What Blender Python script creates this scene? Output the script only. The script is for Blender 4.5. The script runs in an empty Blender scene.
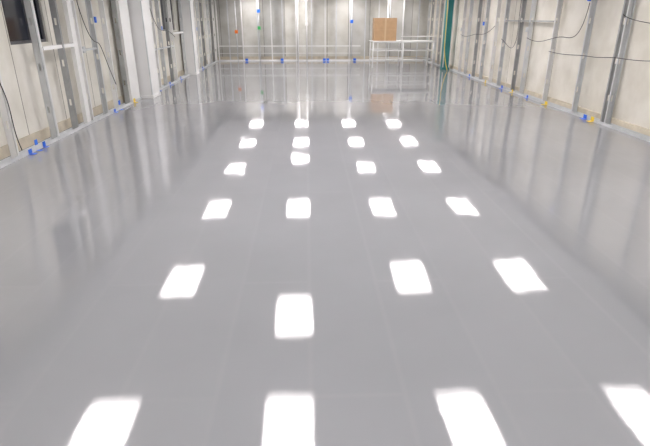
import bpy, bmesh, math, random
from mathutils import Vector, Matrix
random.seed(7)
sc = bpy.context.scene
sc.view_settings.view_transform = 'Standard'

# ------------------------------------------------------------ helpers
def new_mat(name, col, rough=0.6, metal=0.0, var=0.0, scale=3.0, bump=0.0, stretch=(1,1,1)):
    m = bpy.data.materials.new(name); m.use_nodes = True
    nt = m.node_tree; b = nt.nodes["Principled BSDF"]
    b.inputs["Base Color"].default_value = (*col, 1)
    b.inputs["Roughness"].default_value = rough
    b.inputs["Metallic"].default_value = metal
    if var > 0 or bump > 0:
        tc = nt.nodes.new("ShaderNodeTexCoord"); mp = nt.nodes.new("ShaderNodeMapping")
        mp.inputs["Scale"].default_value = stretch
        nz = nt.nodes.new("ShaderNodeTexNoise"); nz.inputs["Scale"].default_value = scale
        nz.inputs["Detail"].default_value = 5
        nt.links.new(tc.outputs["Object"], mp.inputs[0]); nt.links.new(mp.outputs[0], nz.inputs["Vector"])
        if var > 0:
            r = nt.nodes.new("ShaderNodeValToRGB")
            r.color_ramp.elements[0].position = 0.3; r.color_ramp.elements[1].position = 0.7
            r.color_ramp.elements[0].color = (*[max(0, c*(1-var)) for c in col], 1)
            r.color_ramp.elements[1].color = (*[min(1, c*(1+var)) for c in col], 1)
            nt.links.new(nz.outputs["Fac"], r.inputs[0]); nt.links.new(r.outputs[0], b.inputs["Base Color"])
        if bump > 0:
            bp = nt.nodes.new("ShaderNodeBump"); bp.inputs["Strength"].default_value = bump
            bp.inputs["Distance"].default_value = 0.01
            nt.links.new(nz.outputs["Fac"], bp.inputs["Height"]); nt.links.new(bp.outputs[0], b.inputs["Normal"])
    return m

def lens_mat(name, col, s, hw, hl):
    """diffuser lit by tubes: brightest in the middle, falling off to the lens edges"""
    m = bpy.data.materials.new(name); m.use_nodes = True; nt=m.node_tree
    b = nt.nodes["Principled BSDF"]
    b.inputs["Base Color"].default_value = (0.8,0.8,0.8,1)
    b.inputs["Emission Color"].default_value = (*col, 1)
    tc=nt.nodes.new("ShaderNodeTexCoord"); sp=nt.nodes.new("ShaderNodeSeparateXYZ")
    nt.links.new(tc.outputs["Object"],sp.inputs[0])
    outs=[]
    for ax,h,soft in (("X",hw,.07),("Y",hl,.34)):
        a=nt.nodes.new("ShaderNodeMath"); a.operation='ABSOLUTE'; nt.links.new(sp.outputs[ax],a.inputs[0])
        r=nt.nodes.new("ShaderNodeMapRange"); r.interpolation_type='SMOOTHSTEP'
        r.inputs["From Min"].default_value=h-soft; r.inputs["From Max"].default_value=h+.03
        r.inputs["To Min"].default_value=1; r.inputs["To Max"].default_value=.10
        nt.links.new(a.outputs[0],r.inputs["Value"]); outs.append(r.outputs[0])
    mu=nt.nodes.new("ShaderNodeMath"); mu.operation='MULTIPLY'; nt.links.new(outs[0],mu.inputs[0]); nt.links.new(outs[1],mu.inputs[1])
    m2=nt.nodes.new("ShaderNodeMath"); m2.operation='MULTIPLY'; nt.links.new(mu.outputs[0],m2.inputs[0]); m2.inputs[1].default_value=s
    nt.links.new(m2.outputs[0],b.inputs["Emission Strength"])
    return m

class MB:
    def __init__(s, name, mats): s.n=name; s.m=mats; s.b=bmesh.new()
    def box(s, x0,x1,y0,y1,z0,z1, mi=0, M=None):
        vs=[s.b.verts.new(Vector(p)) for p in [(x0,y0,z0),(x1,y0,z0),(x1,y1,z0),(x0,y1,z0),(x0,y0,z1),(x1,y0,z1),(x1,y1,z1),(x0,y1,z1)]]
        if M: 
            for v in vs: v.co = M @ v.co
        for f in [(0,3,2,1),(4,5,6,7),(0,1,5,4),(1,2,6,5),(2,3,7,6),(3,0,4,7)]:
            fc=s.b.faces.new([vs[i] for i in f]); fc.material_index=mi
    def tube(s, pts, r, mi=0, n=8):
        pts=[Vector(p) for p in pts]; rings=[]
        for i,p in enumerate(pts):
            d=(pts[min(i+1,len(pts)-1)]-pts[max(i-1,0)]).normalized()
            a=Vector((0,0,1)) if abs(d.z)<0.9 else Vector((1,0,0))
            u=d.cross(a).normalized(); w=d.cross(u).normalized()
            rings.append([s.b.verts.new(p+r*(math.cos(2*math.pi*k/n)*u+math.sin(2*math.pi*k/n)*w)) for k in range(n)])
        for i in range(len(rings)-1):
            for k in range(n):
                f=s.b.faces.new([rings[i][k],rings[i][(k+1)%n],rings[i+1][(k+1)%n],rings[i+1][k]]); f.material_index=mi; f.smooth=True
        for rg in (rings[0],rings[-1]):
            f=s.b.faces.new(rg); f.material_index=mi
    def done(s, bevel=0, parent=None):
        bmesh.ops.recalc_face_normals(s.b, faces=s.b.faces)
        me=bpy.data.meshes.new(s.n); s.b.to_mesh(me); s.b.free()
        o=bpy.data.objects.new(s.n, me); sc.collection.objects.link(o)
        for m in s.m: me.materials.append(m)
        if bevel:
            md=o.modifiers.new("bev","BEVEL"); md.width=bevel; md.segments=2; md.limit_method='ANGLE'
        if parent: o.parent=parent
        return o

# ------------------------------------------------------------ dims
XL, XR = -3.74, 5.05          # stud lines
WL, WR = -3.98, 5.20          # wall sheathing faces
YF, YN = 22.95, -2.5
H = 2.58

# ------------------------------------------------------------ materials
galv = new_mat("galvanised_steel", (0.66,0.68,0.69), 0.45, 0.30, 0.10, 4)
galv_d = new_mat("galvanised_steel_dull", (0.42,0.43,0.43), 0.5, 0.30, 0.15, 4)
white = new_mat("white_paint", (0.82,0.82,0.81), 0.5, 0, 0.04, 2)
blue = new_mat("blue_tape", (0.02,0.16,0.75), 0.5)
yellow = new_mat("yellow_plastic", (0.85,0.62,0.04), 0.5)
black = new_mat("black_rubber", (0.02,0.02,0.022), 0.5)
teal = new_mat("teal_paint", (0.02,0.20,0.21), 0.5, 0, 0.1, 3)
card = new_mat("cardboard", (0.42,0.27,0.15), 0.8, 0, 0.08, 6)
cardtape = new_mat("packing_tape", (0.50,0.36,0.22), 0.35)
glassd = new_mat("dark_window_glass", (0.010,0.013,0.025), 0.08)
orange = new_mat("orange_plastic", (0.8,0.2,0.03), 0.5)
green = new_mat("green_plastic", (0.05,0.45,0.12), 0.5)

def wall_mat(name, c1, c2, axis, pw=1.22):
    m=bpy.data.materials.new(name); m.use_nodes=True; nt=m.node_tree; b=nt.nodes["Principled BSDF"]
    b.inputs["Roughness"].default_value=0.7
    tc=nt.nodes.new("ShaderNodeTexCoord"); sp=nt.nodes.new("ShaderNodeSeparateXYZ"); cb=nt.nodes.new("ShaderNodeCombineXYZ")
    nt.links.new(tc.outputs["Object"],sp.inputs[0])
    nt.links.new(sp.outputs["Z"],cb.inputs["X"]); nt.links.new(sp.outputs[axis],cb.inputs["Y"])
    br=nt.nodes.new("ShaderNodeTexBrick"); br.offset=0.0; br.inputs["Scale"].default_value=1
    br.inputs["Brick Width"].default_value=2.6; br.inputs["Row Height"].default_value=pw
    br.inputs["Mortar Size"].default_value=0.009
    br.inputs["Color1"].default_value=(*c1,1); br.inputs["Color2"].default_value=(*c2,1)
    br.inputs["Mortar"].default_value=(c1[0]*.3,c1[1]*.29,c1[2]*.26,1)
    nt.links.new(cb.outputs[0],br.inputs["Vector"])
    nz=nt.nodes.new("ShaderNodeTexNoise"); nz.inputs["Scale"].default_value=1.7; nz.inputs["Detail"].default_value=6
    nt.links.new(tc.outputs["Object"],nz.inputs["Vector"])
    rp=nt.nodes.new("ShaderNodeValToRGB"); rp.color_ramp.elements[0].position=.35; rp.color_ramp.elements[1].position=.6
    rp.color_ramp.elements[0].color=(.84,.83,.80,1); rp.color_ramp.elements[1].color=(1,1,1,1)
    nt.links.new(nz.outputs["Fac"],rp.inputs[0])
    mx=nt.nodes.new("ShaderNodeMix"); mx.data_type='RGBA'; mx.blend_type='MULTIPLY'; mx.inputs[0].default_value=1
    nt.links.new(br.outputs["Color"],mx.inputs[6]); nt.links.new(rp.outputs[0],mx.inputs[7])
    nt.links.new(mx.outputs[2],b.inputs["Base Color"])
    return m
wl_m = wall_mat("sheathing_left",(0.84,0.82,0.75),(0.74,0.72,0.66),"Y")
wr_m = wall_mat("sheathing_right",(0.86,0.83,0.75),(0.77,0.74,0.67),"Y")
wf_m = wall_mat("sheathing_far",(0.70,0.69,0.64),(0.52,0.52,0.50),"X",0.9)

def floor_mat():
    m=bpy.data.materials.new("glossy_grey_epoxy"); m.use_nodes=True; nt=m.node_tree; b=nt.nodes["Principled BSDF"]
    L=nt.links.new
    tc=nt.nodes.new("ShaderNodeTexCoord"); sp=nt.nodes.new("ShaderNodeSeparateXYZ"); cb=nt.nodes.new("ShaderNodeCombineXYZ")
    L(tc.outputs["Object"],sp.inputs[0]); L(sp.outputs["Y"],cb.inputs["X"]); L(sp.outputs["X"],cb.inputs["Y"])
    br=nt.nodes.new("ShaderNodeTexBrick"); br.offset=0.37; br.inputs["Scale"].default_value=1
    br.inputs["Brick Width"].default_value=3.1; br.inputs["Row Height"].default_value=0.46
    br.inputs["Mortar Size"].default_value=0.025; br.inputs["Mortar Smooth"].default_value=1.0
    br.inputs["Color1"].default_value=(0.305,0.311,0.328,1); br.inputs["Color2"].default_value=(0.314,0.319,0.335,1)
    br.inputs["Mortar"].default_value=(0.317,0.322,0.338,1)
    L(cb.outputs[0],br.inputs["Vector"])
    nz=nt.nodes.new("ShaderNodeTexNoise"); nz.inputs["Scale"].default_value=0.9; nz.inputs["Detail"].default_value=4
    L(tc.outputs["Object"],nz.inputs["Vector"])
    rp=nt.nodes.new("ShaderNodeValToRGB"); rp.color_ramp.elements[0].position=.3; rp.color_ramp.elements[1].position=.7
    rp.color_ramp.elements[0].color=(.93,.93,.93,1); rp.color_ramp.elements[1].color=(1,1,1,1)
    L(nz.outputs["Fac"],rp.inputs[0])
    mx=nt.nodes.new("ShaderNodeMix"); mx.data_type='RGBA'; mx.blend_type='MULTIPLY'; mx.inputs[0].default_value=1
    L(br.outputs["Color"],mx.inputs[6]); L(rp.outputs[0],mx.inputs[7]); L(mx.outputs[2],b.inputs["Base Color"])
    b.inputs["Roughness"].default_value=0.045
    b.inputs["IOR"].default_value=2.1
    w=nt.nodes.new("ShaderNodeTexNoise"); w.inputs["Scale"].default_value=2.0; w.inputs["Detail"].default_value=1.0
    mp=nt.nodes.new("ShaderNodeMapping"); mp.inputs["Scale"].default_value=(1.8,0.6,1)
    L(tc.outputs["Object"],mp.inputs[0]); L(mp.outputs[0],w.inputs["Vector"])
    bp=nt.nodes.new("ShaderNodeBump"); bp.inputs["Strength"].default_value=1.0; bp.inputs["Distance"].default_value=0.0020
    L(w.outputs["Fac"],bp.inputs["Height"])
    # fine orange-peel of the rolled coat
    w2=nt.nodes.new("ShaderNodeTexNoise"); w2.inputs["Scale"].default_value=45; w2.inputs["Detail"].default_value=1.0
    L(tc.outputs["Object"],w2.inputs["Vector"])
    bp2=nt.nodes.new("ShaderNodeBump"); bp2.inputs["Strength"].default_value=1.0; bp2.inputs["Distance"].default_value=0.00006
    L(w2.outputs["Fac"],bp2.inputs["Height"]); L(bp.outputs[0],bp2.inputs["Normal"])
    L(bp2.outputs[0],b.inputs["Normal"])
    return m

# ------------------------------------------------------------ shell
f=MB("floor",[floor_mat()]); f.box(WL,WR,YN,YF,-0.1,0); f.done()
c_m=new_mat("ceiling_white",(0.88,0.89,0.91),0.9,0,0.02,1.5)
c=MB("ceiling",[c_m]); c.box(WL-.15,WR+.15,YN-.15,YF+.15,H,H+.1); c.done()
w=MB("wall_right",[wr_m]); w.box(WR,WR+.15,YN,YF,-.1,H); w.done()
w=MB("wall_far",[wf_m]); w.box(WL-.15,WR+.15,YF,YF+.15,-.1,H); w.done()
w=MB("wall_near",[wf_m]); w.box(WL-.15,WR+.15,YN-.15,YN,-.1,H); w.done()
wins=[(7.35,8.42,1.36,2.3),(15.2,16.6,1.36,2.25)]
w=MB("wall_left",[wl_m]); y=YN
for (a,b_,z0,z1) in wins:
    w.box(WL-.15,WL,y,a,-.1,H); w.box(WL-.15,WL,a,b_,-.1,z0); w.box(WL-.15,WL,a,b_,z1,H); y=b_
w.box(WL-.15,WL,y,YF,-.1,H); w.done()
frame_m=new_mat("window_frame_dark",(0.10,0.10,0.11),0.4)
for i,(a,b_,z0,z1) in enumerate(wins):
    o=MB("window_%d"%(i+1),[frame_m,glassd]); t=.04
    x0,x1=WL-.12,WL-.03
    o.box(x0,x1,a,b_,z0,z0+t); o.box(x0,x1,a,b_,z1-t,z1); o.box(x0,x1,a,a+t,z0+t,z1-t); o.box(x0,x1,b_-t,b_,z0+t,z1-t)
    if i: m_=(a+b_)/2; o.box(x0,x1,m_-.02,m_+.02,z0+t,z1-t)
    o.box(x0+.05,x0+.065,a+t,b_-t,z0+t,z1-t,1); o.done()

# ------------------------------------------------------------ studs
def c_stud(mb, u, w0, w1, z0, z1, along, mi=0, flip=1, fw=.045):
    t=.004
    def bx(u0,u1,a,b,c,d):
        if along=='Y': mb.box(a,b,u0,u1,c,d,mi)
        else: mb.box(u0,u1,a,b,c,d,mi)
    ua,ub=(u,u+fw) if flip>0 else (u-fw,u)
    wa,wb=(ua,ua+t) if flip>0 else (ub-t,ub)
    k0=w0+.028; k1=w1-.028
    bx(wa,wb,w0,k0,z0,z1); bx(wa,wb,k1,w1,z0,z1)
    z=z0
    for hz in (0.45,1.05,1.65,2.25):
        if hz-.05>z and hz+.05<z1:
            bx(wa,wb,k0,k1,z,hz-.05); z=hz+.05
    bx(wa,wb,k0,k1,z,z1)
    bx(ua,ub,w0,w0+t,z0,z1); bx(ua,ub,w1-t,w1,z0,z1)
    l0,l1=(ub-t,ub) if flip>0 else (ua,ua+t)
    bx(l0,l1,w0,w0+.012,z0,z1); bx(l0,l1,w1-.012,w1,z0,z1)

def track(mb, a, b, w0, w1, along, mi=0):
    t=.004
    def bx(u0,u1,p,q,c,d):
        if along=='Y': mb.box(p,q,u0,u1,c,d,mi)
        else: mb.box(u0,u1,p,q,c,d,mi)
    bx(a,b,w0,w1,0.001,0.005); bx(a,b,w0-t,w0,0.001,.05); bx(a,b,w1,w1+t,0.001,.05)
    bx(a,b,w0,w1,H-.006,H-.002); bx(a,b,w0-t,w0,H-.05,H-.002); bx(a,b,w1,w1+t,H-.05,H-.002)

L=MB("metal_stud_framing",[galv,galv_d,white])
ls=[-1.8,-.6,.6,1.8,3.0,4.2,5.3,6.5,7.62,7.70,8.35,9.0,9.75,10.3,10.95]
for i,y in enumerate(ls): c_stud(L,y,XL-.09,XL,0.006,H-.006,'Y',(0,2,1,2)[i%4],1 if i%3 else -1)
ls2=[12.9,13.5,14.1,14.9,15.3,16.6,18.0,18.6,19.2,19.9,20.6,21.2,21.9,22.4]
for i,y in enumerate(ls2): c_stud(L,y,XL-.09,XL,0.006,H-.006,'Y',(1,2,0)[i%3],1 if i%3 else -1)
track(L,YN+.02,11.8,XL-.09,XL,'Y'); track(L,12.5,17.0,XL-.09,XL,'Y'); track(L,17.6,YF-.4,XL-.09,XL,'Y')
L.box(XL-.08,XL-.01,7.75,8.9,1.27,1.32,2)
L.box(XL-.085,XL-.02,8.80,8.95,.006,H-.006,2)
L.box(XL-.085,XL-.02,11.2,11.75,.006,H-.006,2)
L.box(XL-.08,XL-.01,15.3,16.6,1.27,1.32,2)
L.box(XL-.075,XL-.015,9.05,9.7,1.18,1.21,0)
L.box(XL-.075,XL-.015,12.95,15.3,0.95,0.98,0)
L=L.done()
R=MB("metal_stud_framing",[galv,galv_d,white])
rs=[-1.2,0,1.2,2.4,3.6,4.8,6.0,7.2,8.45,8.53,9.6,10.9,12.1,12.7,13.7,14.3,15.2,15.9,16.7,17.4]
for i,y in enumerate(rs): c_stud(R,y,XR,XR+.09,0.006,H-.006,'Y',(0,1,0,2)[i%4],-1 if i%3 else 1)
rs2=[19.6,20.3,21.0,21.8,22.4]
for i,y in enumerate(rs2): c_stud(R,y,XR,XR+.09,0.006,H-.006,'Y',i%2)
track(R,YN+.02,18.35,XR,XR+.09,'Y'); track(R,18.85,YF-.4,XR,XR+.09,'Y')
R.box(XR+.015,XR+.075,10.95,13.65,1.62,1.65,1)
R=R.done()
F=MB("metal_stud_framing",[white,galv,white])
yw=YF-.30; x=XL+.06; i=0
while x<XR-.1:
    c_stud(F,x,yw,yw+.09,0.006,H-.006,'X',i%2,1 if i%2 else -1); x+=.61 if i%4 else .42; i+=1
track(F,XL+.0,XR-.02,yw,yw+.09,'X')
F.box(XL+.0,2.3,yw-.03,yw-.006,.58,.62,2)
F.box(XL+.0,2.3,yw-.03,yw-.006,.30,.32,2)
F=F.done()

curb=new_mat("plywood_base",(0.62,0.56,0.45),0.8,0,0.15,5)
b=MB("baseboard_right",[curb]); b.box(XR+.10,WR-.001,YN+.01,YF-.01,0.001,.13); b.done()
b=MB("baseboard_left",[curb]); b.box(WL+.001,WL+.02,YN+.01,YF-.01,0.001,.15); b.done()
b=MB("baseboard_far",[curb]); b.box(WL+.03,WR-.12,YF-.02,YF-.001,0.001,.16); b.done()

def column(name,x0,x1,y0,y1,mat):
    o=MB(name,[mat,galv])
    o.box(x0,x1,y0,y1,0.001,H-.002)
    o.box(x0-.012,x1+.012,y0-.012,y1+.012,0.001,.07,0)
    o.box(x0-.004,x0+.025,y0-.004,y0+.025,.08,H-.01,1); o.box(x1-.025,x1+.004,y0-.004,y0+.025,.08,H-.01,1)
    return o.done(.004)
column("structural_column",-3.93,-3.50,11.85,12.45,white)
column("structural_column",-3.93,-3.56,17.05,17.5,white)
column("structural_column",4.80,5.03,18.45,18.75,teal)

# ------------------------------------------------------------ ceiling lights
lens=lens_mat("troffer_lens",(1.0,0.945,0.94),19.5,.28,.60)
tf=new_mat("troffer_frame",(0.8,0.8,0.8),0.4)
def troffer(x,y):
    o=MB("ceiling_light",[tf,lens]); hw,hl=.305,.66; t=.022; z0,z1=H-.03,H-.001
    o.box(-hw,hw,-hl,-hl+t,z0,z1); o.box(-hw,hw,hl-t,hl,z0,z1)
    o.box(-hw,-hw+t,-hl+t,hl-t,z0,z1); o.box(hw-t,hw,-hl+t,hl-t,z0,z1)
    o.box(-hw+t,hw-t,-hl+t,hl-t,z0+.006,z0+.016,1)
    ob=o.done(); ob.location=(x,y,0)
cx=[-2.20,-.24,1.79,3.75]
ry=[.8,4.34,7.9,11.45,15.0,18.4,21.95]
for j,y in enumerate(ry):
    for i,x in enumerate(cx):
        yy=y; xx=x
        if i==1: yy={7.9:6.72,15.0:16.1}.get(y,y)
        if j==1: xx=(-2.31,-.24,1.79,3.86)[i]
        troffer(xx,yy)

# ------------------------------------------------------------ far objects
T=MB("pipe_frame_table",[white,galv])
xa,xb,ya,yb=2.42,4.62,19.3,20.2
for x in (xa,(xa+xb)/2,xb):
    for y in (ya,yb): T.tube([(x,y,0.0),(x,y,.9)],.022,0,10)
    T.tube([(x,ya,.28),(x,yb,.28)],.016); T.tube([(x,ya,.6),(x,yb,.6)],.016)
for y in (ya,yb):
    for z in (.28,.6,.88): T.tube([(xa,y,z),(xb,y,z)],.018)
T.box(xa-.05,xb+.05,ya-.05,yb+.05,.90,.925,0)
T.tube([(xa+1.0,ya,.925),(xa+1.0,ya,1.08),(xb,ya,1.08),(xb,ya,.925)],.016)
T.done()
Bx=MB("cardboard_box",[card,cardtape])
Bx.box(2.46,3.28,19.5,20.0,.926,1.70,0); Bx.box(2.84,2.90,19.497,20.003,.93,1.702,1)
Bx.box(2.46,3.28,19.497,19.5,1.30,1.304,1); Bx.done(.004)

P=MB("electrical_conduit",[white,galv,blue,green,orange])
yc=yw-.07
for x,mi in ((-.35,0),(.02,0),(-1.95,1),(1.9,1),(-2.9,1),(3.4,0)):
    P.tube([(x,yc,.012),(x,yc,H-.06)],.03 if mi==0 else .018,mi,10)
for x,z,mi in ((-1.95,1.9,2),(-1.95,1.25,3),(.02,1.4,0),(1.9,1.5,2),(-2.9,1.1,4)):
    P.box(x-.06,x+.06,yc-.05,yc+.03,z,z+.13,mi)
P.done(parent=F)

for par,lst in ((L,(('L',9.8,1.62,0),('L',9.1,1.15,1),('L',14.2,1.4,0),('L',18.7,1.3,0))),(R,(('R',9.65,1.98,0),('R',12.2,1.4,1),('R',15.3,1.5,0),('R',17.5,1.3,1)))):
    J=MB("junction_box",[blue,galv])
    for (side,y,z,mi) in lst:
        x0=XL-.07 if side=='L' else XR+.02
        y0=y+.06; J.box(x0,x0+.05,y0,y0+.06,z,z+.1,mi); J.box(x0+.006,x0+.044,y0-.012,y0,z+.01,z+.09,mi)
    J.done(parent=par)

def cable(name, pts, r, mat):
    cu=bpy.data.curves.new(name,'CURVE'); cu.dimensions='3D'; cu.bevel_depth=r; cu.bevel_resolution=2
    for pl in pts:
        s=cu.splines.new('NURBS'); s.points.add(len(pl)-1); s.use_endpoint_u=True; s.order_u=4
        for p,q in zip(s.points,pl): p.co=(*q,1)
    cu.materials.append(mat)
    o=bpy.data.objects.new(name,cu); sc.collection.objects.link(o)
xr=XR-.015
cable("electrical_cable",[
 [(xr,7.2,1.15),(xr,7.8,1.08),(xr,8.5,1.12),(xr,9.0,1.05),(xr,9.6,1.08),(xr,10.3,1.02),(xr,10.9,1.06)],
 [(xr,9.6,1.95),(xr,9.65,1.6),(xr,9.9,1.3),(xr,10.4,1.38),(xr,10.9,1.3),(xr,11.6,1.18),(xr,12.1,1.28)],
 [(xr,12.7,2.3),(xr,12.75,1.7),(xr,12.6,1.3),(xr,12.9,.9),(xr,13.3,1.1),(xr,13.7,1.2)],
 [(xr,14.3,1.5),(xr,15.0,1.2),(xr,15.9,1.35),(xr,16.7,1.1),(xr,17.4,1.2)],
 [(xr,8.5,1.75),(xr,8.2,1.62),(xr,7.6,1.66),(xr,7.0,1.5)]],.006,black)
xl=XL+.015
cable("electrical_cable",[
 [(xl,6.2,1.5),(xl,6.4,1.1),(xl,6.6,.7),(xl,6.5,.35),(xl,6.6,.1)],
 [(xl,9.0,2.4),(xl,9.1,1.8),(xl,9.5,1.2),(xl,9.8,1.4),(xl,10.0,.9),(xl,10.3,.5)],
 [(xl,13.0,2.3),(xl,13.4,1.6),(xl,14.0,1.3),(xl,14.7,1.45),(xl,15.4,1.2)]],.006,black)
cable("yellow_cable",[[(4.74,18.3,2.5),(4.78,18.3,1.6),(4.72,18.25,.8),(4.80,18.2,.3),(4.85,18.0,.02)]],.012,yellow)

def tabs(name,mat,items):
    for sd in 'LR':
        its=[t for t in items if t[0]==sd]
        if not its: continue
        o=MB(name,[mat])
        for (side,y,z) in its:
            x0=XL+.006 if side=='L' else XR-.006
            s=1 if side=='L' else -1
            a,b_=sorted((x0,x0+s*.004)); l=random.uniform(.07,.13)
            o.box(a,b_,y,y+l,z,z+random.uniform(.05,.09))
            a,b_=sorted((x0,x0+s*random.uniform(.05,.09))); o.box(a,b_,y,y+l,.002,.005)
        o.done(parent=L if sd=='L' else R)
tabs("painters_tape",blue,[('L',6.75,.01),('L',6.95,.08),('L',7.15,.01),('L',10.0,.01),('L',10.3,.1),('L',13.1,.01),('L',14.3,.02),('L',15.6,.01),('L',18.1,.01),('L',19,.02),
 ('R',9.0,.01),('R',11.6,.01),('R',13.2,.02),('R',16,.02)])
tabs("yellow_marking_tape",yellow,[('R',8.75,.01),('R',10.6,.01),('R',12.5,.01),('R',14.5,.01),('L',11.2,.01)])
o=MB("painters_tape",[blue])
for x in (-2.6,-1.1,.7,.85,2.0): o.box(x,x+.12,yw-.045,yw-.035,.01,.1)
o.done(parent=F)

wd=bpy.data.worlds.new("world"); sc.world=wd; wd.use_nodes=True
wd.node_tree.nodes["Background"].inputs[0].default_value=(.5,.55,.6,1); wd.node_tree.nodes["Background"].inputs[1].default_value=.1
cd=bpy.data.cameras.new("camera"); cd.sensor_width=36; cd.lens=27.97; cam=bpy.data.objects.new("camera",cd)
sc.collection.objects.link(cam); cam.location=(0,0,1.7)
cam.rotation_euler=(math.radians(90-22.1),0,math.radians(-2.0))
sc.camera=cam
